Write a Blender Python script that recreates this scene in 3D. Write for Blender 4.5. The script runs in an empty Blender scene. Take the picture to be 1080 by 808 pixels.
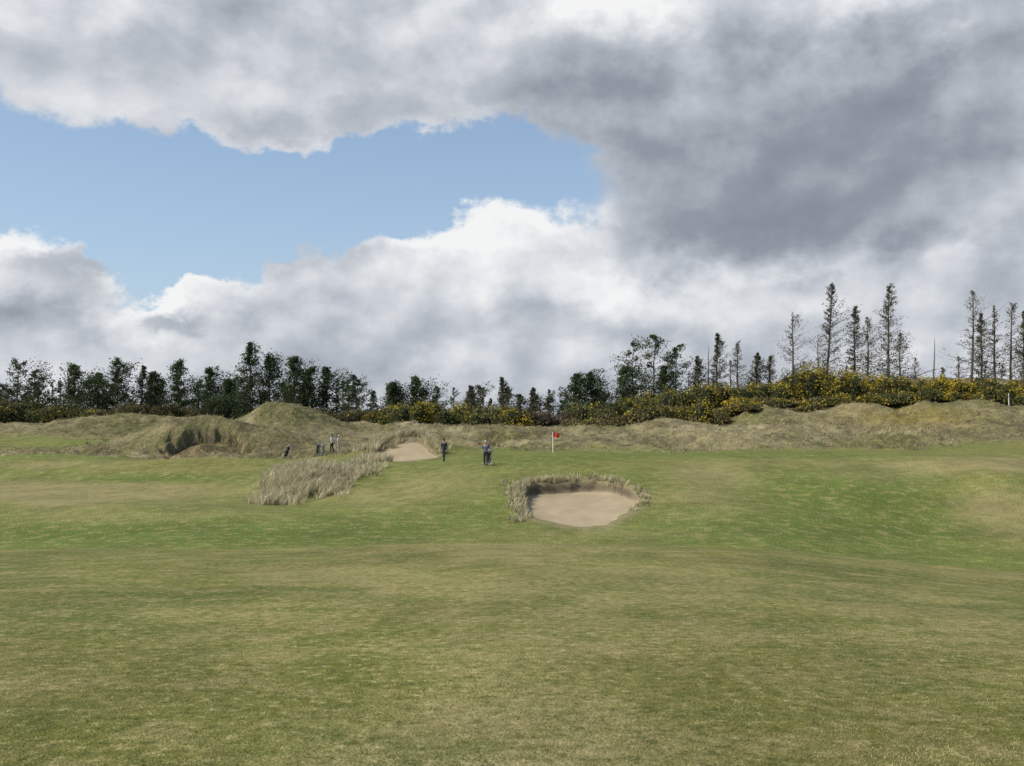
import bpy, math, numpy as np
from mathutils import Vector
rng=np.random.default_rng(7)
F=1140.0; TH=math.atan(36/F); EYE=1.65
scene=bpy.context.scene

# ---------------- helpers -----------------
def zat(v,d): return d*math.tan(TH+math.atan((404-v)/F))      # relative to the eye
def xat(px,d): return (px-540)/F*d
def _hash(ix,iy,seed):
    n=(ix.astype(np.int64)*374761393+iy.astype(np.int64)*668265263+seed*1442695041)&0x7fffffff
    n=(n^(n>>13))*1274126177&0x7fffffff
    n=n^(n>>16)
    return (n&0xffff)/65535.0
def vnoise(x,y,seed=0):
    ix=np.floor(x);iy=np.floor(y);fx=x-ix;fy=y-iy
    fx=fx*fx*(3-2*fx);fy=fy*fy*(3-2*fy)
    a=_hash(ix,iy,seed);b=_hash(ix+1,iy,seed);c=_hash(ix,iy+1,seed);d=_hash(ix+1,iy+1,seed)
    return (a*(1-fx)+b*fx)*(1-fy)+(c*(1-fx)+d*fx)*fy
def fbm(x,y,seed=0,oc=4):
    s=0;a=.5;t=0
    for i in range(oc):
        s=s+a*vnoise(x*2**i+17.3*i,y*2**i-9.1*i,seed+i);t+=a;a*=.5
    return s/t-.5
def sstep(a,b,x):
    t=np.clip((x-a)/(b-a),0,1);return t*t*(3-2*t)

# ---------------- terrain -----------------
PX=np.array([-300,0,135,270,400,540,610,700,810,945,1080,1400.])
D=[52,58,64,70,76,82,90,100,112,125,140,155,175,200,250]
T={0:[573,556,542,530,520,511,502,492,482,473,463,454,446,440,438],
135:[571,555,541,529,519,511,503,494,484,473,460,450,444,440,438],
270:[569,555,540,528,516,503,492,484,477,467,455,447,442,438,438],
400:[566,550,534,518,502,490,484,479,472,464,454,447,442,438,438],
540:[562,545,527,506,489,481,479,477.5,475,465,456,450,445,440,440],
610:[561,545,526,506,489,482,479.5,477.5,475.5,466,456,450,444,440,440],
700:[562,545,526,507,491,482,478.5,476,473.5,464,453,443,433,427,427],
810:[566,548,528,509,493,482,478,475,472,461,447,434,420,412,412],
945:[575,556,536,516,498,485,478,474,470,456,437,425,412,404,404],
1080:[583,565,545,524,505,490,481,475,469,452,433,421,408,400,400]}
T[-300]=T[0];T[1400]=T[1080]
crest=dict(zip([-300,0,135,270,400,540,610,700,810,945,1080,1400],[579,579,577,575,572,568,568,569,574,584,594,600]))
DD=[0,5,12,20,30,38,46]+D
Zt=np.zeros((len(DD),len(PX)))
for j,p in enumerate(PX):
    c=crest[int(p)]
    vs=[640+ (c-575)*.3,c+28,c,c+10,c+8]+T[int(p)]
    Zt[0,j]=Zt[1,j]=-EYE
    for i,v in enumerate(vs): Zt[i+2,j]=zat(v,DD[i+2])
dg=np.arange(0,250.1,.5);pg=np.arange(-300,1401,10.)
G1=np.array([np.interp(dg,DD,Zt[:,j]) for j in range(len(PX))]).T
G=np.array([np.interp(pg,PX,G1[i]) for i in range(len(dg))])
def gsm(A,s,ax):
    r=int(s*3);k=np.exp(-.5*(np.arange(-r,r+1)/s)**2);k/=k.sum()
    A=np.moveaxis(A,ax,0);P=np.concatenate([np.repeat(A[:1],r,0),A,np.repeat(A[-1:],r,0)])
    o=sum(k[i]*P[i:i+len(A)] for i in range(2*r+1));return np.moveaxis(o,0,ax)
G=gsm(gsm(G,4.5,0),4,1)
def base(x,y):
    d=np.clip(y,0,249.9);px=np.clip(540+F*x/np.maximum(y,9),-299,1399)
    a=d/.5;b=(px+300)/10;i=np.clip(a.astype(int),0,len(dg)-2);j=np.clip(b.astype(int),0,len(pg)-2)
    fa=a-i;fb=b-j
    z=(G[i,j]*(1-fb)+G[i,j+1]*fb)*(1-fa)+(G[i+1,j]*(1-fb)+G[i+1,j+1]*fb)*fa
    t=sstep(250,700,y);return z*(1-t)-3*t
B=[(300,138,3.7,4.6,6),(380,146,.3,5,6),(216,114,3.0,5.2,3.6),(110,112,.8,6,8),(322,76,1.0,2.2,3.2),(385,82,.4,1.6,2.5),
   (434,98,1.6,3.0,3.6),(1075,70,1.6,3.4,7),(60,96,1.2,8,5),(1010,146,1.6,4,5),(880,142,.9,6,5),(700,136,1.0,7,5),(560,134,.5,6,5),
   (470,134,.6,5,6),(40,150,1.0,6,8),(160,155,1.0,6,8),(1070,128,1.4,5,5),(790,60,.5,3.5,8),(930,62,-.5,6,8),(800,150,1.5,4,5),
   (900,68,.6,4,5),(250,60,.55,5,4),(100,64,.8,6,4),(480,66,.35,3,5),(200,90,.9,5,4),(690,66,.4,3,5),(1150,110,1.5,9,9),(960,120,1.0,5,4),(780,124,.8,4,4),(640,120,.5,4,4)]
BK=[(xat(609,63),63.2,3.3,6.9,.10,.62),(xat(424,91),91.0,2.7,5.8,.06,.34)]
def bunk(x,y,k):
    cx,cy,rx,ry,df,db=BK[k]
    ang=np.arctan2((y-cy)/ry,(x-cx)/rx)
    R=1+.07*np.sin(3*ang+.6+k)+.05*np.sin(5*ang+2)+.14*fbm(x*.9,y*.9,31+k,3)
    return np.sqrt(((x-cx)/rx)**2+((y-cy)/ry)**2)/R
def roughmask(x,y):
    px=540+F*x/np.maximum(y,9)
    z=base(x,y);v=440-z/np.maximum(y,1)*F
    vb=np.interp(px,[-300,0,60,135,270,400,540,700,810,945,1080],[494,494,490,492,487,480,476.8,474.8,473.4,472,470])
    w=fbm(x*.13,y*.05,5,3)*9
    r=sstep(-2.2,3.0,vb-v+w*np.interp(px,[300,560,800,1080],[1,.45,.45,.9])+fbm(x*.6,y*.3,6,3)*4)*(y>66)
    far=sstep(250,300,y)
    s=np.exp(-((px-35)/95)**2-((v-467)/5.)**2)*(y>100)
    r=np.clip(r-s*1.3,0,1)
    return np.maximum(r,far)
def H(x,y):
    x=np.asarray(x,float);y=np.asarray(y,float)
    z=base(x,y)
    for p,d,h,sx,sy in B: z=z+h*np.exp(-.5*(((x-xat(p,d))/sx)**2+((y-d)/sy)**2))
    r=roughmask(x,y)
    z=z+fbm(x*.08,y*.06,1,3)*.8*sstep(8,40,y)+fbm(x*.3,y*.25,3,3)*.10*sstep(5,15,y)
    z=z+r*(fbm(x*.15,y*.13,9,4)*2.6+fbm(x*.7,y*.6,12,3)*.55)
    bx=xat(216,107);q=np.sqrt(((x-bx)/5.0)**2+((y-108.0)/4.2)**2)+fbm(x*.8,y*.8,77,3)*.5
    z=z-1.3*(1-sstep(.86,.95,q))*sstep(103,111,y)
    for k in range(2):
        cx,cy,rx,ry,df,db=BK[k];q=bunk(x,y,k)
        t=np.clip((y-cy+ry)/(2*ry),0,1)
        side=np.clip(np.abs(x-cx)/rx,0,1)
        dep=df+(db-df)*np.maximum(t**1.3,side**3*.3)
        z=z+.14*np.exp(-((q-1.1)/.12)**2)*sstep(-.2,.6,t)
        z=z-dep*(1-sstep(.95,1.0,q))
    return z+EYE
def h1(x,y): return float(H(np.array([x]),np.array([y]))[0])

ys=np.concatenate([np.linspace(-60,3.5,14),np.linspace(4,30,150),np.linspace(30.3,53,60),np.linspace(53.12,74,190),np.linspace(74.2,100,110),
   np.linspace(100.4,180,210),np.geomspace(182,4500,50)])
s1=np.linspace(-.5,.5,760);s2=.5+3.5*(np.linspace(0,1,55)[1:]**1.8)
ss=np.concatenate([-s2[::-1],s1,s2])
X=ss[None,:]*(np.maximum(ys,0)[:,None]+12);Y=np.repeat(ys[:,None],len(ss),1)
Z=H(X,Y)
R,C=X.shape
def add_attr(me,name,col):
    at=me.color_attributes.new(name,'FLOAT_COLOR','POINT')
    c=np.ones((len(col),4),np.float32);c[:,:3]=col
    at.data.foreach_set('color',c.ravel())
def build(name,V,Fc,col=None,mat=None,smooth=False,loc=None,extra=None):
    V=np.asarray(V,np.float32);Fc=np.asarray(Fc,np.int32);n=Fc.shape[1]
    me=bpy.data.meshes.new(name);me.vertices.add(len(V));me.vertices.foreach_set('co',V.ravel())
    me.loops.add(Fc.size);me.loops.foreach_set('vertex_index',Fc.ravel())
    me.polygons.add(len(Fc));me.polygons.foreach_set('loop_start',np.arange(0,Fc.size,n,dtype=np.int32))
    try: me.polygons.foreach_set('loop_total',np.full(len(Fc),n,np.int32))
    except Exception: pass
    me.update(calc_edges=True)
    if smooth: me.polygons.foreach_set('use_smooth',np.ones(len(Fc),bool))
    if col is not None: add_attr(me,'Col',col)
    if extra is not None: add_attr(me,'Msk',extra)
    if mat: me.materials.append(mat)
    ob=bpy.data.objects.new(name,me);scene.collection.objects.link(ob)
    if loc is not None: ob.location=loc
    return ob
idx=np.arange(R*C).reshape(R,C)
Fq=np.stack([idx[:-1,:-1],idx[:-1,1:],idx[1:,1:],idx[1:,:-1]],-1).reshape(-1,4)
x=X.ravel();y=Y.ravel();z=Z.ravel()
px=540+F*x/np.maximum(y,9);vv=440-(z-EYE)/np.maximum(y,1)*F
rm=roughmask(x,y)
def mixc(a,b,t): return a*(1-t[:,None])+np.array(b)[None,:]*t[:,None]
fore=np.tile(np.array([.152,.156,.036]),(len(x),1))
tt=sstep(-.12,.16,fbm(x*.10,y*.07,41,4)); fore=mixc(fore,[.200,.172,.055],tt*.85)
tt=sstep(.0,.2,fbm(x*.35+5,y*.2,45,4)); fore=mixc(fore,[.26,.225,.09],tt*.6)
tt=sstep(.02,.2,fbm(x*1.1+5,y*.8,46,4)); fore=mixc(fore,[.26,.225,.09],tt*.45)
tt=sstep(.02,.22,fbm(x*.5+25,y*.35,47,4)); fore=mixc(fore,[.100,.122,.026],tt*.6)
g=np.exp(-((x+.15)/.9)**2-((y-5.4)/1.1)**2)*(.7+2*fbm(x*1.2,y*1.2,48,3));fore=mixc(fore,[.34,.30,.15],np.clip(g,0,.85))
swale=np.tile(np.array([.120,.156,.027]),(len(x),1))
tt=sstep(-.1,.25,fbm(x*.07,y*.06,51,4)); swale=mixc(swale,[.182,.170,.045],tt*.8)
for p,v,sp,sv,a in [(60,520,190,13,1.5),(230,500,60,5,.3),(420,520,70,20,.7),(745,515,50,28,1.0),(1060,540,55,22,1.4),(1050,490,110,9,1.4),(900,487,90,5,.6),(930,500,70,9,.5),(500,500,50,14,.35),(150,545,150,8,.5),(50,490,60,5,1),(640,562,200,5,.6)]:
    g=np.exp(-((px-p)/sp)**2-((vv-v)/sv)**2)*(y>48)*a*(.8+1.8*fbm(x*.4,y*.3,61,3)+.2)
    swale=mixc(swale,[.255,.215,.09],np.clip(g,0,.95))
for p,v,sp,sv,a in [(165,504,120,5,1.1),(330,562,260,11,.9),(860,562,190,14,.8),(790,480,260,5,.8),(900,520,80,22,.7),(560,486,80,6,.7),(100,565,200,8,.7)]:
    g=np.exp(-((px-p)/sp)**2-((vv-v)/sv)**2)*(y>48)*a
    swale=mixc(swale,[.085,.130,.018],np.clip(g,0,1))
wob=fbm(x*.12,y*.12,66,3)*3
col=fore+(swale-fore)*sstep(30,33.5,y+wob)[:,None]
rc=np.tile(np.array([.24,.20,.11]),(len(x),1))
rc=mixc(rc,[.125,.118,.046],sstep(-.08,.2,fbm(x*.10,y*.08,71,4)))
rc=mixc(rc,[.35,.29,.175],sstep(.05,.3,fbm(x*.3,y*.25,75,4))*.85)
rc=mixc(rc,[.09,.068,.042],sstep(.04,.22,fbm(x*.4+8,y*.3,79,4))*.7)
col=col+(rc-col)*rm[:,None]
g=np.exp(-((px-960)/70)**2-((vv-440)/10)**2)*(y>100)*.8; col=mixc(col,[.24,.175,.035],g)
g=np.exp(-((px-1050)/60)**2-((vv-458)/9)**2)*(y>100)*.8; col=mixc(col,[.12,.10,.055],g)
msk=np.zeros((len(x),3));msk[:,0]=rm
for k in range(2):
    q=bunk(x,y,k);s=1-sstep(.99,1.02,q)
    ring=np.exp(-((q-1.08)/.13)**2)
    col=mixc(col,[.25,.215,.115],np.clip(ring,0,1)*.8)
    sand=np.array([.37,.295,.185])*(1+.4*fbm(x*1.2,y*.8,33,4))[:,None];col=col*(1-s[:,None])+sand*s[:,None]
    cx,cy,rx,ry,_,_=BK[k]
    lip_shade=np.exp(-((q-.972)/.03)**2)*sstep(.1,.5,(y-cy)/ry+.25*(x-cx)/rx)
    col=mixc(col,[.06,.047,.03],lip_shade*.9)  # dark earth lip, painted in place of the back edge's shadow
    msk[:,1]=np.maximum(msk[:,1],s);msk[:,0]*=1-s
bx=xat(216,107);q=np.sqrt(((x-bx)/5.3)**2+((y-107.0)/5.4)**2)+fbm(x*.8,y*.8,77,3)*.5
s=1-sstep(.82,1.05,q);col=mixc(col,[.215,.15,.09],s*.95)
lip_shade=np.exp(-((q-.80)/.12)**2)*(y>107.5);col=mixc(col,[.04,.03,.02],lip_shade*.9)  # overhang shade painted as a dark band along the blowout top
col=mixc(col,[.055,.04,.028],s*sstep(.03,.14,fbm(x*.6,y*.4,78,3))*.85)  # dark streaks painted as shade of the undercuts
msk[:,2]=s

# ---------------- materials ---------------
def newmat(n):
    m=bpy.data.materials.new(n);m.use_nodes=True;nt=m.node_tree;b=nt.nodes['Principled BSDF'];return m,nt,b
class NT:
    def __init__(s,nt): s.nt=nt
    def _in(s,sock,v):
        if isinstance(v,bpy.types.NodeSocket): s.nt.links.new(v,sock)
        else: sock.default_value=v
    def m(s,op,a,b=None,c=None,clamp=False):
        n=s.nt.nodes.new('ShaderNodeMath');n.operation=op;n.use_clamp=clamp
        for i,v in enumerate((a,b,c)):
            if v is not None: s._in(n.inputs[i],v)
        return n.outputs[0]
    def vm(s,op,a,b=None,scale=None):
        n=s.nt.nodes.new('ShaderNodeVectorMath');n.operation=op
        s._in(n.inputs[0],a)
        if b is not None: s._in(n.inputs[1],b)
        if scale is not None: s._in(n.inputs[3],scale)
        return n.outputs['Value'] if op=='DOT_PRODUCT' else n.outputs[0]
    def noise(s,vec,scale,detail=5,rough=.55,out='Fac',dist=0):
        n=s.nt.nodes.new('ShaderNodeTexNoise');n.noise_dimensions='2D';s._in(n.inputs['Vector'],vec)
        n.inputs['Scale'].default_value=scale;n.inputs['Detail'].default_value=detail;n.inputs['Roughness'].default_value=rough;n.inputs['Distortion'].default_value=dist
        return n.outputs[out]
    def mr(s,v,a,b,c,d,smooth=False):
        n=s.nt.nodes.new('ShaderNodeMapRange');n.interpolation_type='SMOOTHSTEP' if smooth else 'LINEAR'
        s._in(n.inputs[0],v)
        for i,k in enumerate((a,b,c,d)): s._in(n.inputs[i+1],k)
        return n.outputs[0]
    def mix(s,f,a,b,bt='MIX'):
        n=s.nt.nodes.new('ShaderNodeMix');n.data_type='RGBA';n.blend_type=bt
        s._in(n.inputs[0],f);s._in(n.inputs[6],a);s._in(n.inputs[7],b);return n.outputs[2]
mg,nt,b=newmat('turf');N=NT(nt)
at=nt.nodes.new('ShaderNodeAttribute');at.attribute_name='Col'
mk=nt.nodes.new('ShaderNodeAttribute');mk.attribute_name='Msk'
sp=nt.nodes.new('ShaderNodeSeparateColor');nt.links.new(mk.outputs['Color'],sp.inputs[0])
tc=nt.nodes.new('ShaderNodeTexCoord');P=tc.outputs['Object']
notsand=N.m('SUBTRACT',1.0,sp.outputs[1])
n1=N.noise(P,1.3,6,.68);n2=N.noise(P,9,4,.7);n3=N.noise(P,60,3,.7);n0=N.noise(P,.3,3,.6)
c=at.outputs['Color']
c=N.mix(N.m('MULTIPLY',notsand,N.mr(n1,.50,.64,0,.62,True)),c,(.285,.238,.10,1))
c=N.mix(N.m('MULTIPLY',notsand,N.mr(n1,.48,.34,0,.5,True)),c,(.095,.118,.026,1))
c=N.mix(N.m('MULTIPLY',notsand,N.mr(n2,.54,.70,0,.65,True)),c,(.36,.30,.145,1))
c=N.mix(N.m('MULTIPLY',notsand,N.mr(n2,.46,.30,0,.6,True)),c,(.062,.086,.018,1))
f=N.m('MULTIPLY',N.mr(n3,.28,.72,.55,1.45),N.mr(n0,.3,.7,.86,1.14))
f=N.m('MULTIPLY',f,N.mr(n2,.3,.7,.84,1.16))
sc=N.m('ADD',N.m('MULTIPLY',N.m('SUBTRACT',f,1.0),N.m('ADD',.3,N.m('MULTIPLY',notsand,.7))),1.0)
cmb=nt.nodes.new('ShaderNodeCombineXYZ')
for i in range(3): nt.links.new(sc,cmb.inputs[i])
c=N.mix(1.0,c,cmb.outputs[0],'MULTIPLY')
nt.links.new(c,b.inputs['Base Color']);b.inputs['Roughness'].default_value=.9;b.inputs['Specular IOR Level'].default_value=.1
hgt=N.m('ADD',N.m('MULTIPLY',n3,.008),N.m('ADD',N.m('MULTIPLY',n2,.022),N.m('MULTIPLY',N.m('MULTIPLY',n1,sp.outputs[0]),.45)))
bp=nt.nodes.new('ShaderNodeBump');bp.inputs['Strength'].default_value=.75;bp.inputs['Distance'].default_value=1.0
nt.links.new(hgt,bp.inputs['Height']);nt.links.new(bp.outputs[0],b.inputs['Normal'])
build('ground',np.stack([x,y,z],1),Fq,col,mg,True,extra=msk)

def colmat(name,rough=.8,spec=.2,trans=0):
    m,nt,b=newmat(name);N=NT(nt)
    at=nt.nodes.new('ShaderNodeAttribute');at.attribute_name='Col'
    tc=nt.nodes.new('ShaderNodeTexCoord');n=N.noise(tc.outputs['Object'],3.0,1)
    f=N.mr(n,.3,.7,.85,1.15);cb=nt.nodes.new('ShaderNodeCombineXYZ')
    for i in range(3): nt.links.new(f,cb.inputs[i])
    c=N.mix(1.0,at.outputs['Color'],cb.outputs[0],'MULTIPLY')
    nt.links.new(c,b.inputs['Base Color']);b.inputs['Roughness'].default_value=rough;b.inputs['Specular IOR Level'].default_value=spec
    if trans:
        t=nt.nodes.new('ShaderNodeBsdfTranslucent');nt.links.new(c,t.inputs[0]);mx=nt.nodes.new('ShaderNodeMixShader');mx.inputs[0].default_value=trans
        o=nt.nodes['Material Output'];nt.links.new(b.outputs[0],mx.inputs[1]);nt.links.new(t.outputs[0],mx.inputs[2]);nt.links.new(mx.outputs[0],o.inputs[0])
    return m
m_fol=colmat('foliage',.85,.1,.2);m_grass=colmat('dry_grass',.85,.1,.4);m_obj=colmat('painted_cloth_metal',.6,.3,0)

class Acc:
    def __init__(s): s.V=[];s.F=[];s.C=[];s.n=0
    def add(s,V,Fc,col):
        V=np.asarray(V,float).reshape(-1,3);Fc=np.asarray(Fc,int)
        if Fc.shape[1]==4: Fc=np.concatenate([Fc[:,[0,1,2]],Fc[:,[0,2,3]]])
        col=np.asarray(col,float)
        if col.ndim==1: col=np.tile(col,(len(V),1))
        s.V.append(V);s.F.append(Fc+s.n);s.C.append(col);s.n+=len(V)
    def tube(s,P,r,col,k=5):
        P=np.asarray(P,float);r=np.asarray(r,float);m=len(P)
        t=np.gradient(P,axis=0);t/=np.linalg.norm(t,axis=1)[:,None]+1e-9
        ref=np.array([0,0,1.]) if abs(t[0,2])<.8 else np.array([1.,0,0])
        u=np.cross(t,ref);u/=np.linalg.norm(u,axis=1)[:,None]+1e-9;w=np.cross(t,u)
        a=np.arange(k)/k*2*math.pi
        V=P[:,None,:]+r[:,None,None]*(np.cos(a)[None,:,None]*u[:,None,:]+np.sin(a)[None,:,None]*w[:,None,:])
        i=np.arange(m*k).reshape(m,k);j=np.roll(i,-1,1)
        Fq=np.stack([i[:-1],j[:-1],j[1:],i[1:]],-1).reshape(-1,4)
        V=np.concatenate([V.reshape(-1,3),P[:1],P[-1:]]);nn=m*k
        c1=np.stack([i[0],j[0],np.full(k,nn)],-1);c2=np.stack([i[-1],j[-1],np.full(k,nn+1)],-1)
        T=np.concatenate([Fq[:,[0,1,2]],Fq[:,[0,2,3]],c1,c2]);s.add(V,T,col)
    def tris(s,Cn,size,col,flat=1.0):
        n=len(Cn);sz=np.broadcast_to(size,(n,))[:,None]
        a=rng.normal(size=(n,3));a[:,2]*=flat;a/=np.linalg.norm(a,axis=1)[:,None];b=rng.normal(size=(n,3));b[:,2]*=flat
        b-=a*(a*b).sum(1)[:,None];b/=np.linalg.norm(b,axis=1)[:,None]
        V=np.stack([Cn+a*sz,Cn-a*sz*.5+b*sz*.6,Cn-a*sz*.5-b*sz*.6],1).reshape(-1,3)
        s.add(V,np.arange(3*n).reshape(-1,3),np.repeat(np.broadcast_to(col,(n,3)),3,0))
    def blades(s,Bp,h,w,lean,col,curve=.4):
        n=len(Bp);a=rng.uniform(0,2*math.pi,n);sd=np.stack([np.cos(a),np.sin(a),0*a],1)*(w/2)[:,None]
        ld=lean
        up=np.array([0,0,1.])
        mid=Bp+ld*(h*.35)[:,None]+up*(h*.6)[:,None];tip=Bp+ld*(h*(.35+.65*1.3))[:,None]+up*(h*(1-curve*.3))[:,None]
        V=np.stack([Bp-sd,Bp+sd,mid+sd*.8,mid-sd*.8,tip],1).reshape(-1,3)
        i=np.arange(n)[:,None]*5
        T=np.concatenate([i+np.array([0,1,2]),i+np.array([0,2,3]),i+np.array([3,2,4])])
        s.add(V,T,np.repeat(np.broadcast_to(col,(n,3)),5,0))
    def sphere(s,c,r,col,m=10,n=8,fn=None):
        th=np.linspace(0,math.pi,n);ph=np.arange(m)/m*2*math.pi
        V=np.stack([np.sin(th)[:,None]*np.cos(ph),np.sin(th)[:,None]*np.sin(ph),np.cos(th)[:,None]*np.ones(m)],-1).reshape(-1,3)
        if fn is not None: V=fn(V)
        V=V*np.array(r)+np.array(c);i=np.arange(n*m).reshape(n,m);j=np.roll(i,-1,1)
        s.add(V,np.stack([i[:-1],i[1:],j[1:],j[:-1]],-1).reshape(-1,4),col)
    def make(s,name,mat,smooth=False,loc=None):
        return build(name,np.concatenate(s.V),np.concatenate(s.F),np.concatenate(s.C),mat,smooth,loc)

# ---------------- trees -------------------
def tree(name,px,top,d,style,wf=1.0,lean=0.0,nb=None,acc=None):
    X0=xat(px,d);g=h1(X0,d);h=max(EYE+zat(top,d)-g,2.0)
    A=acc or Acc();o=np.array([X0,d,g-.2]) if acc else np.array([0,0,-.2])
    bark=np.array([.15,.125,.10]) if style!='dead' else np.array([.24,.22,.195])
    tz=np.linspace(0,1,9);wx=rng.normal(0,.014*h,9).cumsum()*.4;wy=rng.normal(0,.012*h,9).cumsum()*.35
    TP=np.stack([wx+lean*h*tz**1.6,wy,tz*(h+.2)],1)+o
    r0=.009*h+.05
    A.tube(TP,r0*(1-tz)**.8+.03,bark,6)
    def tp(t): return np.array([np.interp(t,tz,TP[:,k]) for k in range(3)])
    S={'dense':dict(c0=.02,n=100,L=.72,pw=.62,nd=62,sz=.18,el=(-.05,.9),col=(.052,.070,.030),s0=.25,sp=.16),
       'pine':dict(c0=.14,n=44,L=.66,pw=.45,nd=66,sz=.17,el=(.0,.8),col=(.060,.074,.034),s0=.5,sp=.14),
       'spruce':dict(c0=.06,n=125,L=.58,pw=.85,nd=40,sz=.135,el=(.05,.80),col=(.098,.092,.058),s0=.15,sp=.085),
       'sparse':dict(c0=.15,n=95,L=.54,pw=.7,nd=27,sz=.12,el=(.05,.85),col=(.125,.108,.076),s0=.25,sp=.085),
       'dead':dict(c0=.45,n=16,L=.10,pw=.4,nd=0,sz=.1,el=(-.1,.6),col=(.1,.1,.1),s0=.3,sp=.1)}[style]
    n=nb or S['n'];ts=S['c0']+(1-S['c0'])*(np.arange(n)+rng.uniform(0,1,n))/n*.985
    gap=rng.uniform(0,6.28);lob=rng.uniform(0,6.28,3);fr=rng.uniform(7,15)
    for t in ts:
        az=rng.uniform(0,2*math.pi);f=(1-(t-S['c0'])/(1-S['c0']))
        L=h*S['L']*wf*(f**S['pw']*.92+.04)*rng.uniform(.45,1.12)*(1+.28*math.cos(az))*(1-.35*max(0,math.cos(az*1+gap+t*9)))
        L*=1+.34*math.sin(t*fr+lob[0]+az)
        if t<S['c0']+.12: L*=.8
        el=S['el'][0]+(S['el'][1]-S['el'][0])*t+rng.normal(0,.14)
        q=np.linspace(0,1,5);dirh=np.array([math.cos(az),math.sin(az),0])
        bend=.3 if style in('spruce','sparse') else .1
        Pb=tp(t)+dirh*(L*q*math.cos(el))[:,None]+np.array([0,0,1.])*((L*q*math.sin(el))+L*bend*(q**2-q*.9))[:,None]
        Pb[1:]+=rng.normal(0,.025*L,(4,3))
        A.tube(Pb,(.009*L+.010)*(1-q*.8),bark*.9,3)
        m=int(S['nd']*rng.uniform(.4,1.4))
        if style=='sparse' and rng.random()<.25: m=4
        if m>0:
            u=S['s0']+(1-S['s0'])*rng.random(m)**.8
            c=np.stack([np.interp(u,q,Pb[:,k]) for k in range(3)],1)
            spd=S['sp']*L*(1.25-u*.4)+.07
            off=rng.normal(size=(m,3))*spd[:,None];off[:,2]*=.55
            c=c+off
            cc=np.array(S['col'])*rng.uniform(.6,1.5)*(rng.uniform(.75,1.3,(m,1)))*(1+.35*t)
            A.tris(c,S['sz']*rng.uniform(.6,1.35,m),cc,.7)
    if acc: return
    return A.make(name,m_fol,False,(X0,d,g))
TR=[(18,384,176,'pine',1.1,.03),(36,392,180,'pine',.9,.0),(78,388,172,'dense',1.05,.02),(102,394,178,'dense',.9,0),(124,381,174,'dense',.8,0),(150,386,176,'spruce',.8,0),(160,394,179,'dense',.8,0),
(187,383,172,'dense',.75,.0),(222,391,176,'dense',.9,0),(243,402,168,'dense',1.2,0),(264,363,166,'dense',.66,.0),(284,377,170,'dense',.9,0),(308,378,166,'dense',.9,0),(322,390,170,'dense',.9,.05),(345,390,168,'dense',.85,0),
(376,398,182,'pine',.8,0),(414,404,180,'dense',1.1,0),(438,399,178,'dense',.8,0),(496,407,184,'spruce',.9,0),(530,398,182,'spruce',.9,0),(562,409,185,'spruce',.8,0),
(606,396,170,'dense',1.0,0),(624,394,172,'dense',1.1,0),(668,362,176,'pine',.75,.02),(688,354,172,'pine',.7,.04),(660,388,168,'dense',1.0,0),(712,366,176,'pine',.7,.03),(700,388,170,'dense',1.0,0),
(736,376,174,'spruce',.8,0),(755,351,176,'spruce',.7,.0),(779,361,178,'sparse',.7,-.02),(797,372,180,'spruce',.8,.05),(812,376,180,'sparse',.8,.02),
(838,332,176,'sparse',.85,.0),(871,299,172,'spruce',.66,.05),(903,323,176,'spruce',.68,.02),(914,335,180,'sparse',.7,.02),(936,300,170,'spruce',.76,.0),(948,350,177,'sparse',.7,.04),
(1024,307,172,'sparse',.75,.04),(1034,330,178,'spruce',.7,.0),(1050,322,175,'sparse',.30,0),(1066,319,174,'sparse',.75,.02),(1082,328,170,'spruce',.75,0),(1120,330,175,'dense',.7,0),(1160,350,172,'spruce',.8,0),(-30,386,174,'dense',.9,0),(-70,392,176,'pine',.9,0)]
for p,t,d,s,w,l in TR: tree('pine_tree' if s in('dense','pine') else 'spruce_tree',p,t,d,s,w,l)
for p,t in [(985,356),(1011,383),(748,364),(862,352)]: tree('dead_tree',p,t,174,'dead',1,0)
A=Acc()
for p in np.arange(-120,380,9.):
    tree('',p+rng.uniform(-8,8),rng.uniform(399,416),rng.uniform(184,200),'dense' if rng.random()<.7 else 'spruce',1.1,0,26,A)
for p in np.arange(380,700,12.):
    tree('',p+rng.uniform(-8,8),rng.uniform(408,423),rng.uniform(186,205),'dense' if rng.random()<.6 else 'spruce',1.1,0,26,A)
for p in np.arange(700,1300,24.):
    tree('',p+rng.uniform(-8,8),np.interp(p,[700,800,1300],[396,378,378])+rng.uniform(-8,10),rng.uniform(190,205),'sparse',.8,0,26,A)
A.make('distant_tree_line',m_fol)

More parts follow.
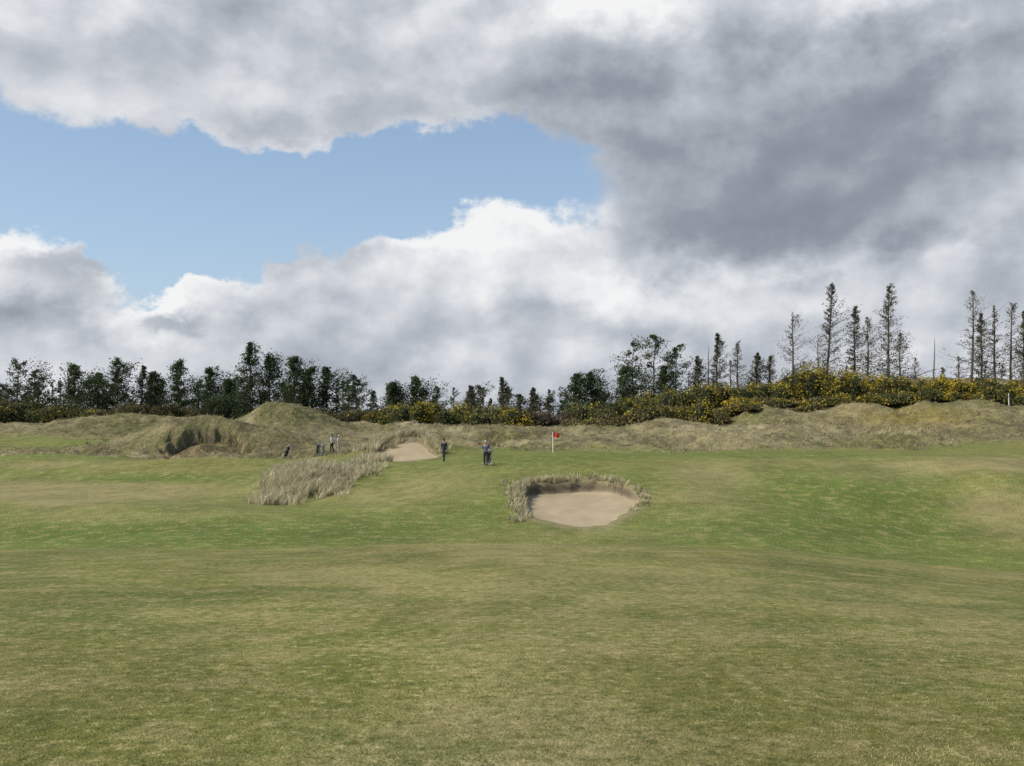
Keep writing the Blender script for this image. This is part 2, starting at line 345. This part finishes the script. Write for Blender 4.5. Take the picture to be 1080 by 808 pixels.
# ---------------- gorse -------------------
def gorse(name,p0,p1,tops,d,thick,yel,green=(.11,.112,.040),dens=1.0):
    A=Acc();w=(p1-p0)/F*d;n=int(w*1.15*dens)+4
    for i in range(n):
        p=p0+(p1-p0)*(i+rng.random())/n;dd=d+rng.uniform(-thick,thick);xx=xat(p,dd);g=h1(xx,dd)
        tv=np.interp(p,np.linspace(p0,p1,len(tops)),tops)
        ht=EYE+zat(tv,dd)-g
        hh=min(max(ht*rng.uniform(.45,1.08),.9),5.0);rx=rng.uniform(1.0,2.8);ry=rng.uniform(1.2,2.0)
        A.sphere((xx,dd,g+hh*.35),(rx*.7,ry*.7,hh*.48),(.03,.034,.015),8,6)  # dark inner ellipsoid added to block light through the bush
        m=int(340*rx)
        a=rng.uniform(0,2*math.pi,m);e=np.arcsin(rng.uniform(-.2,1,m));rr=rng.uniform(.72,1.06,m)*(1+.2*np.sin(a*3+i)*np.cos(e*4+i))
        c=np.stack([xx+rx*rr*np.cos(a)*np.cos(e),dd+ry*rr*np.sin(a)*np.cos(e),g+hh*.3+hh*.7*rr*np.sin(e)],1)
        nz=vnoise(c[:,0]*.8+3,c[:,2]*1.2+c[:,1]*.7,int(5))
        y_=yel*rng.uniform(.1,1.6)
        isy=(rng.random(m)<np.clip((nz-.55+.36*y_)*3,0,.85)*min(1,y_*2.0))&(rr>.8)
        cc=np.array(green)*rng.uniform(.5,1.6,(m,1))*rng.uniform(.65,1.35)
        cc[isy]=np.array([.46,.345,.045])*rng.uniform(.5,1.15,(isy.sum(),1))
        A.tris(c,rng.uniform(.10,.24,m),cc)
    A.make(name,m_fol)
gorse('gorse_bush',-60,100,[426,422,427],163,4,.2,(.10,.10,.04))
gorse('gorse_bush',90,240,[427,424,429],165,4,.06,(.115,.098,.048),.8)
gorse('juniper_bush',222,262,[412,414],158,3,0,(.050,.066,.028),1.5)
gorse('gorse_bush',330,405,[432,431],162,4,.12,(.115,.098,.05))
gorse('gorse_bush',402,545,[430,420,424,429],152,5,.48,(.12,.122,.045),1.3)
gorse('dry_shrub',540,604,[430,430],155,4,.02,(.15,.12,.08))
gorse('gorse_bush',600,672,[428,423,420],156,4,.5)
gorse('gorse_bush',665,765,[412,405,406],162,5,.55)
gorse('gorse_bush',750,835,[404,400,392],162,5,.5)
gorse('gorse_bush',815,905,[392,381,392],160,5,.7,(.10,.10,.036),1.3)
gorse('gorse_bush',880,1000,[392,396,400],158,5,1.0,(.10,.10,.035),1.3)
gorse('gorse_bush',985,1180,[400,397,400],156,5,1.1,(.095,.10,.035),1.3)
gorse('gorse_bush',700,1180,[426,414,408,408],149,3,.8,(.12,.115,.042),.5)
gorse('low_heath',600,900,[438,424,418],147,3,.2,(.17,.145,.065),.5)

# ---------------- grasses ------------------
def straw(n,g=.25):
    c=np.array([.70,.61,.40])*rng.uniform(.6,1.2,(n,1))
    k=rng.random(n)<g;c[k]=np.array([.26,.26,.10])*rng.uniform(.6,1.2,(k.sum(),1));return c
def tufts(A,X0,Y0,hgt,nb,wd,sp=.18,g=.25):
    n=len(X0);xx=np.repeat(X0,nb);yy=np.repeat(Y0,nb);hh=np.repeat(hgt,nb)*rng.uniform(.5,1.15,n*nb)
    a=rng.uniform(0,2*math.pi,n*nb);r=rng.uniform(0,1,n*nb)**.5*sp
    xb=xx+np.cos(a)*r;yb=yy+np.sin(a)*r
    Bp=np.stack([xb,yb,H(xb,yb)-.03],1)
    ln=np.stack([np.cos(a)*rng.uniform(.1,.7,n*nb)+.16,np.sin(a)*rng.uniform(.1,.7,n*nb),0*a],1)
    tint=np.repeat(rng.uniform(.65,1.2,n),nb)[:,None]
    A.blades(Bp,hh,np.full(n*nb,wd),ln,straw(n*nb,g)*tint)
A=Acc()
def patch(px,d,sx,sy,n): return xat(px,d)+np.clip(rng.normal(0,.55,n),-1.1,1.1)*sx, d+np.clip(rng.normal(0,.55,n),-1.1,1.1)*sy
for p,d,sx,sy,n,hh in [(300,70.5,1.5,3.6,230,.95),(322,74,2.0,3.8,300,1.0),(346,72,1.3,2.8,120,.65),(374,78,1.7,3.0,130,.65),(392,85,1.2,2.6,120,.85),(300,78,1.2,3,140,1.1)]:
    a,c_=patch(p,d,sx,sy,n);tufts(A,a,c_,rng.uniform(.35,1.15,n)*hh,26,.036,.26,.12)
A.make('marram_grass_clump',m_grass)
def ring(k,n,a0,a1,w,hh,g=.25,r0=1.02):
    cx,cy,rx,ry,_,_=BK[k];A=Acc();a=rng.uniform(a0,a1,n)
    R=1+.07*np.sin(3*a+.6+k)+.05*np.sin(5*a+2)
    q=r0+np.abs(rng.normal(0,w,n))
    xx=cx+np.cos(a)*rx*q*R;yy=cy+np.sin(a)*ry*q*R
    qq=bunk(xx,yy,k);ok=(qq>1.0)&(fbm(xx*1.1,yy*.9,88,3)>-.14);xx,yy=xx[ok],yy[ok]
    tufts(A,xx,yy,rng.uniform(.3,1.15,len(xx))*hh,20,.032,.18,g);return A
def merge(A,Bc):
    o=0
    for v_,f_,c_ in zip(Bc.V,Bc.F,Bc.C): A.add(v_,f_-o,c_);o+=len(v_)
A=ring(0,300,.25,2.85,.055,.5,.25)
merge(A,ring(0,170,2.5,3.8,.15,.42,.3,1.05));merge(A,ring(0,40,-.5,.3,.06,.28,.4))
A.make('bunker_fringe_grass',m_grass)
A=ring(1,330,.1,2.9,.16,.85,.15)
a,c_=patch(400,97,1.8,2.5,160);tufts(A,a,c_,rng.uniform(.5,.95,160),22,.034,.2,.15)
A.make('bunker_fringe_grass',m_grass)
A=Acc();n=26000
dd=rng.uniform(84,172,n);pp=rng.uniform(-150,1230,n);xx=xat(pp,dd)
r=roughmask(xx,dd)*(fbm(xx*.4,dd*.4,91,3)+.62)
ok=(rng.random(n)<r)&(bunk(xx,dd,1)>1.05)&(((xx-xat(216,107))/5.3)**2+((dd-106)/6)**2>1);xx,dd=xx[ok],dd[ok]
nb=6;n=len(xx);x2=np.repeat(xx,nb);y2=np.repeat(dd,nb);a=rng.uniform(0,6.28,n*nb);r=rng.uniform(0,.25,n*nb)
xb=x2+np.cos(a)*r;yb=y2+np.sin(a)*r
ln=np.stack([np.cos(a)*.5+.15,np.sin(a)*.5,0*a],1)
zone=.75+1.4*np.clip(fbm(xx*.12,dd*.1,93,3)+.2,0,.5)
cc=np.array([.46,.385,.22])*np.repeat(rng.uniform(.4,1.3,n)*zone,nb)[:,None]*rng.uniform(.7,1.2,(n*nb,1))
A.blades(np.stack([xb,yb,H(xb,yb)-.02],1),np.repeat(rng.uniform(.12,.42,n),nb),np.full(n*nb,.045),ln,cc)
A.make('dune_grass',m_grass)
A=Acc();n=170000
yy=3.9*np.exp(np.abs(rng.normal(0,.62,n)));ok=yy<22;yy=yy[ok];n=len(yy);xx=rng.uniform(-1,1,n)*(yy*.52+.6)
g=fbm(xx*.9,yy*.9,101,4)+fbm(xx*5,yy*5,103,2)*.8
a=rng.uniform(0,6.28,n);ln=np.stack([np.cos(a),np.sin(a),0*a],1)*rng.uniform(.4,1.8,(n,1))
gr=np.array([.20,.22,.055]);st=np.array([.49,.41,.20])
t=np.clip(.34+g*2.4+rng.normal(0,.22,n),0,1)[:,None]
cc=(gr*(1-t)+st*t)*rng.uniform(.7,1.3,(n,1))
A.blades(np.stack([xx,yy,H(xx,yy)-.002],1),rng.uniform(.006,.018,n),.0025+yy*.0003+0*xx,ln,cc)
A.make('turf_grass',m_grass)

# ---------------- people ------------------
def skin_mesh(V,E,Rr,sub=1):
    me=bpy.data.meshes.new('t');me.from_pydata(V,E,[]);ob=bpy.data.objects.new('t',me);scene.collection.objects.link(ob)
    m=ob.modifiers.new('s','SKIN');sv=me.skin_vertices[0].data
    for i,r in enumerate(Rr): sv[i].radius=(r,r) if np.isscalar(r) else r
    sv[0].use_root=True
    ob.modifiers.new('u','SUBSURF').levels=sub
    dgp=bpy.context.evaluated_depsgraph_get();e=ob.evaluated_get(dgp);m2=e.to_mesh();m2.calc_loop_triangles()
    co=np.zeros(len(m2.vertices)*3);m2.vertices.foreach_get('co',co)
    tr=np.zeros(len(m2.loop_triangles)*3,np.int32);m2.loop_triangles.foreach_get('vertices',tr)
    co=co.reshape(-1,3).copy();tr=tr.reshape(-1,3).copy();e.to_mesh_clear();bpy.data.objects.remove(ob);return co,tr
SK=np.array([.42,.27,.20])
def golfer(px,d,head,shirt,trous,cap,stride=.0,arms=((.27,-.03,1.16,.27,.09,.93),(.27,-.03,1.16,.27,.09,.93)),short=True):
    A=Acc()
    V=[(0,0,.97),(0,-.01,1.15),(0,0,1.36),(0,.0,1.50),(0,.015,1.56)];Rr=[(.165,.12),(.15,.11),(.175,.12),(.06,.06),(.055,.055)];E=[(0,1),(1,2),(2,3),(3,4)]
    for sd,st,ar in ((-1,stride,arms[0]),(1,-stride,arms[1])):
        n=len(V)
        V+=[(sd*.19,0,1.43),(sd*ar[0],ar[1],ar[2]),(sd*ar[3],ar[4],ar[5])];Rr+=[.075,.052,.036];E+=[(2,n),(n,n+1),(n+1,n+2)]
        n=len(V)
        V+=[(sd*.09,st*.1,.88),(sd*.10,st*.55+.05,.50),(sd*.10,st*1.0-(.05 if st<0 else 0),.09),(sd*.115,st*1.0+.15,.04)];Rr+=[.1,.075,.06,.045];E+=[(0,n),(n,n+1),(n+1,n+2),(n+2,n+3)]
    co,tr=skin_mesh(V,E,Rr,1)
    c=np.tile(np.array(shirt,float),(len(co),1));c[co[:,2]<.98]=trous
    arm=(np.abs(co[:,0])>.2)&(co[:,2]>.6);c[arm]=shirt
    if short:
        c[arm&(co[:,2]<1.2)]=SK
    c[co[:,2]>1.49]=SK;c[co[:,2]<.085]=(.03,.03,.03)
    A.add(co,tr,c)
    for sd,ar in ((-1,arms[0]),(1,arms[1])):
        w=np.array([sd*ar[3],ar[4],ar[5]]);el=np.array([sd*ar[0],ar[1],ar[2]]);u=(w-el)/np.linalg.norm(w-el)
        f=np.array([0,1.,0]);f-=u*(f@u);f/=np.linalg.norm(f);inn=np.array([-sd*1.,0,0])
        HV=[tuple(w)];HE=[];HR=[.027]
        for k,(o_,l) in enumerate(((-.033,.062),(-.011,.075),(.011,.08),(.033,.07))):
            kn=w+u*.085+f*o_;m1=kn+u*l*.5+inn*.012;tp_=m1+u*l*.35+inn*.035
            n=len(HV);HV+=[tuple(kn),tuple(m1),tuple(tp_)];HR+=[.011,.009,.008];HE+=[(0,n),(n,n+1),(n+1,n+2)]
        n=len(HV);HV+=[tuple(w+u*.03+f*.035),tuple(w+u*.065+f*.058+inn*.02)];HR+=[.012,.009];HE+=[(0,n),(n,n+1)]
        cc,tt_=skin_mesh(HV,HE,HR,1);A.add(cc,tt_,SK)
        A.sphere(w+u*.05,(.018,.036,.045),SK,8,6)
    def hd(Vv):
        Vv=Vv.copy();lo=Vv[:,2]<0;Vv[lo,0]*=1+.25*Vv[lo,2];Vv[lo,1]*=1+.1*Vv[lo,2];return Vv
    hc=np.array([0,.03,1.655]);A.sphere(hc,(.076,.095,.118),SK,14,12,hd)
    A.sphere(hc+[0,.098,-.012],(.012,.018,.024),SK,6,5)
    for sd in(-1,1):
        A.sphere(hc+[sd*.03,.083,.008],(.012,.009,.007),(.7,.7,.7),6,5);A.sphere(hc+[sd*.03,.090,.008],(.006,.005,.006),(.02,.02,.02),6,5)
        A.sphere(hc+[sd*.077,0,-.005],(.01,.02,.03),SK*.9,6,5)
    A.sphere(hc+[0,.083,-.055],(.024,.008,.006),(.3,.1,.08),6,5)
    A.sphere(hc+[0,-.018,.022],(.082,.092,.108),(.06,.04,.03),12,10)
    A.sphere(hc+[0,.0,.06],(.088,.104,.075),cap,12,8)
    A.sphere(hc+[0,.12,.055],(.06,.06,.008),cap,10,5)
    X0=xat(px,d);ob=A.make('golfer',m_obj,True,(X0,d,h1(X0,d)));ob.rotation_euler=(0,0,head);return ob
def trolley(px,d,head,bag):
    A=Acc();fr=(.5,.5,.52)
    for sd in(-1,1):
        a=np.linspace(0,2*math.pi,19);A.tube(np.stack([0*a+sd*.3,np.cos(a)*.14,.15+np.sin(a)*.14],1),np.full(19,.022),(.03,.03,.03),6)
        for k in range(5):
            q=k/5*6.283;A.tube([(sd*.3,0,.15),(sd*.3,math.cos(q)*.13,.15+math.sin(q)*.13)],[.008,.006],fr,4)
        A.tube([(sd*.3,0,.15),(sd*.06,.02,.33)],[.012,.012],fr,5)
    a=np.linspace(0,2*math.pi,15);A.tube(np.stack([0*a,.55+np.cos(a)*.1,.12+np.sin(a)*.1],1),np.full(15,.02),(.03,.03,.03),6)
    A.tube([(0,.55,.12),(0,.25,.2),(0,-.05,.45),(0,-.4,.98),(0,-.52,1.05)],[.014]*5,fr,6)
    A.tube([(-.12,-.52,1.05),(.12,-.52,1.05)],[.016,.016],(.02,.02,.02),6)
    ax=np.array([0,-.52,.95]);ax/=np.linalg.norm(ax);b0=np.array([0,.32,.26])
    ts=np.array([0,.02,.2,.5,.78,.80,.88]);A.tube(b0+ax*ts[:,None],[.09,.135,.14,.13,.135,.155,.15],bag,14)
    A.sphere(b0+ax*.3+np.array([0,.1,.09]),(.09,.06,.17),np.array(bag)*.7,8,7)
    A.sphere(b0+ax*.3+np.array([.11,.0,0]),(.05,.08,.2),np.array(bag)*1.3,8,7)
    for k in range(9):
        o=np.array([math.cos(k*2.4)*.08,math.sin(k*2.4)*.04,0]);l=1.02+.16*(k%4)/3
        A.tube([b0+ax*.8+o,b0+ax*l+o*1.3],[.006,.006],(.4,.4,.42),4)
        A.sphere(b0+ax*l+o*1.3+np.array([.02,0,.01]),(.045,.03,.03) if k<3 else (.035,.012,.028),(.02,.02,.02) if k<3 else (.4,.4,.42),7,5)
    X0=xat(px,d);ob=A.make('golf_trolley',m_obj,True,(X0,d,h1(X0,d)));ob.rotation_euler=(0,0,head)
dk=(.010,.012,.020)
golfer(468.5,84,2.6,dk,(.010,.011,.016),(.012,.012,.015),.16,short=False)
golfer(512.5,78,2.9,(.10,.10,.17),(.012,.012,.02),(.5,.5,.5),.0,arms=((.26,-.05,1.17,.22,.2,1.08),(.27,-.03,1.16,.27,.07,.93)))
trolley(516.5,77.2,.3,(.015,.015,.02))
golfer(350.5,106,1.2,(.7,.7,.7),(.03,.03,.04),(.03,.03,.03),.1)
golfer(357.5,107,-1.8,(.62,.60,.56),(.45,.40,.30),(.6,.6,.6),.0)
trolley(304,95,2.6,(.012,.012,.015));trolley(336,96,.4,(.012,.014,.03));trolley(341,97,.2,(.25,.25,.25))
A=Acc();L=1.8
A.tube([(0,0,0),(0,0,L)],[.024,.02],(.75,.75,.7),8);A.sphere((0,0,L),(.03,.03,.03),(.8,.8,.8),8,6)
a=np.linspace(0,2*math.pi,17);A.tube(np.stack([np.cos(a)*.054,np.sin(a)*.054,0*a+.012],1),np.full(17,.006),(.7,.7,.7),4)
u,w=np.meshgrid(np.linspace(0,1,10),np.linspace(0,1,5));fx=u*.58;fy=.07*np.sin(u*7+w)*u;fz=L-.05-.40*w-.10*u
i=np.arange(50).reshape(5,10);A.add(np.stack([fx,fy,fz],-1).reshape(-1,3),np.stack([i[:-1,:-1],i[:-1,1:],i[1:,1:],i[1:,:-1]],-1).reshape(-1,4),(.62,.05,.025))
X0=xat(583,95);A.make('golf_flag',m_obj,False,(X0,95,h1(X0,95)))
def post(px,d,hh):
    A=Acc();A.tube([(0,0,-.3),(0,0,hh*.97),(0,0,hh)],[.06,.055,.03],(.6,.58,.52),8);A.tube([(0,0,hh*.7),(0,0,hh*.76)],[.062,.062],(.1,.1,.1),8)
    X0=xat(px,d);A.make('marker_post',m_obj,False,(X0,d,h1(X0,d)))
post(1064,143,1.7)

# ---------------- camera ------------------
cam=bpy.data.cameras.new('camera');co=bpy.data.objects.new('camera',cam);scene.collection.objects.link(co);scene.camera=co
cam.sensor_width=36;cam.lens=36*F/1080;cam.clip_end=9000;cam.clip_start=.1
co.location=(0,0,EYE);co.rotation_euler=(math.pi/2+TH,0,0)

# ---------------- light -------------------
EL=math.radians(45);AZ=math.radians(-104)
sd=Vector((math.sin(AZ)*math.cos(EL),math.cos(AZ)*math.cos(EL),math.sin(EL)))
L=bpy.data.lights.new('sun','SUN');L.energy=4.3;L.angle=math.radians(.6);L.color=(1,.945,.85)
lo=bpy.data.objects.new('sun',L);scene.collection.objects.link(lo);lo.rotation_euler=(-sd).to_track_quat('-Z','Y').to_euler();lo.location=(0,0,50)

# ---------------- sky ---------------------
W=bpy.data.worlds.new('World');scene.world=W;W.use_nodes=True;nt=W.node_tree;nt.nodes.clear();N=NT(nt)
try:
    W.cycles.sampling_method='MANUAL';W.cycles.sample_map_resolution=256
except Exception as e_: print(e_)
out=nt.nodes.new('ShaderNodeOutputWorld')
sky=nt.nodes.new('ShaderNodeTexSky');sky.sky_type='NISHITA';sky.sun_disc=False;sky.sun_elevation=EL;sky.sun_rotation=AZ;sky.air_density=1.0;sky.dust_density=.8;sky.ozone_density=1.5
tc=nt.nodes.new('ShaderNodeTexCoord')
sx=nt.nodes.new('ShaderNodeSeparateXYZ');nt.links.new(tc.outputs['Generated'],sx.inputs[0])
az=N.m('ARCTAN2',sx.outputs[0],sx.outputs[1]);el=N.m('ARCSINE',sx.outputs[2])
cb=nt.nodes.new('ShaderNodeCombineXYZ');nt.links.new(az,cb.inputs[0]);nt.links.new(el,cb.inputs[1]);P0=cb.outputs[0]
def sk(px,v):
    a=(px-540)/F;t=(404-v)/F;yy=math.cos(TH)-t*math.sin(TH);zz=math.sin(TH)+t*math.cos(TH)
    return math.atan2(a,yy),math.atan2(zz,math.hypot(a,yy))
PS=N.vm('MULTIPLY',P0,(1,1.35,1))
w1=N.vm('SUBTRACT',N.noise(PS,5.5,2,.5,'Color'),(.5,.5,.5));w2=N.vm('SUBTRACT',N.noise(PS,18,5,.62,'Color'),(.5,.5,.5))
Pw=N.vm('ADD',P0,N.vm('ADD',N.vm('MULTIPLY',w1,(.11,.07,0)),N.vm('MULTIPLY',w2,(.075,.06,0))))
def blobs(P,L,base):
    s=base
    for b_ in L:
        px,v,rx,rv,wt=b_[:5]
        cx,cy=sk(px,v);d=N.vm('MULTIPLY',N.vm('SUBTRACT',P,(cx,cy,0)),(F/rx,F/rv,0))
        q=N.vm('DOT_PRODUCT',d,d)
        if len(b_)>5: q=N.m('MULTIPLY',q,q)
        s=N.m('MULTIPLY_ADD',N.m('EXPONENT',N.m('MULTIPLY',q,-1)),wt,s)
    return s
cov=blobs(Pw,[(60,10,330,105,.75),(400,40,230,95,.7),(300,115,130,35,.35),(760,80,220,150,.95),(980,150,260,170,.9),(700,-60,600,100,.6),
  (470,290,130,70,.9),(600,330,190,75,.8),(330,330,120,55,.45),(30,300,100,75,.75),(200,355,160,40,.7),(540,420,1200,70,.75),(880,320,320,60,.9),
  (150,195,230,50,-.65),(470,165,100,50,-.55),(215,272,75,42,-.6),(530,130,45,45,-.35),(700,268,34,18,-.5),(800,360,60,14,-.2),(130,262,50,20,-.3)],.12)
nA=N.noise(PS,6,8,.54)
nB=N.noise(N.vm('ADD',PS,(-.016,.028,0)),6,6,.51)
cd=N.m('ADD',cov,N.m('MULTIPLY',N.m('SUBTRACT',nA,.5),1.15))
dens=N.mr(cd,.38,.64,0,1,True)
edge=N.mr(cd,.5,1.0,.16,0,True)
rel=N.m('MULTIPLY',N.m('SUBTRACT',nA,nB),1.2)
br=blobs(Pw,[(100,60,300,60,.0),(150,128,260,26,-.14),(420,118,200,36,-.10),(640,0,80,40,.5),(905,0,80,30,.4),(830,180,270,112,-.36,1),(840,240,230,50,-.08),(1000,90,220,110,-.12),(600,100,90,70,-.12),
   (480,230,100,38,.34),(560,265,70,40,.2),(410,335,160,46,-.12),(600,330,70,30,-.1),(480,395,400,30,-.06),(20,255,70,30,.32),(190,325,100,26,.32),(90,285,75,14,-.36),(185,338,32,9,-.36),(20,335,50,26,-.25),(650,302,140,22,.18),(900,308,260,18,.1),(60,20,110,30,.14),(300,280,70,20,-.1),(860,370,250,30,.08)],.69)
nC=N.noise(PS,3.0,3,.5)
br=N.m('ADD',N.m('ADD',N.m('ADD',br,edge),rel),N.m('MULTIPLY',N.m('SUBTRACT',nC,.5),.26))
cr=nt.nodes.new('ShaderNodeValToRGB');nt.links.new(br,cr.inputs[0]);e=cr.color_ramp
e.elements[0].position=0;e.elements[0].color=(.21,.235,.285,1);e.elements[1].position=1;e.elements[1].color=(.90,.905,.91,1)
q=e.elements.new(.3);q.color=(.29,.32,.375,1);q=e.elements.new(.6);q.color=(.49,.525,.58,1);q=e.elements.new(.8);q.color=(.69,.715,.755,1)
skc=N.vm('SCALE',sky.outputs[0],scale=.135)
skc=N.mix(N.mr(el,0,.4,.5,.12),skc,(.44,.58,.78,1))
final=N.mix(dens,skc,cr.outputs[0])
bg=nt.nodes.new('ShaderNodeBackground');nt.links.new(final,bg.inputs[0]);bg.inputs[1].default_value=1.0
nt.links.new(bg.outputs[0],out.inputs[0])
scene.view_settings.view_transform='Standard';scene.view_settings.look='None';scene.view_settings.exposure=0
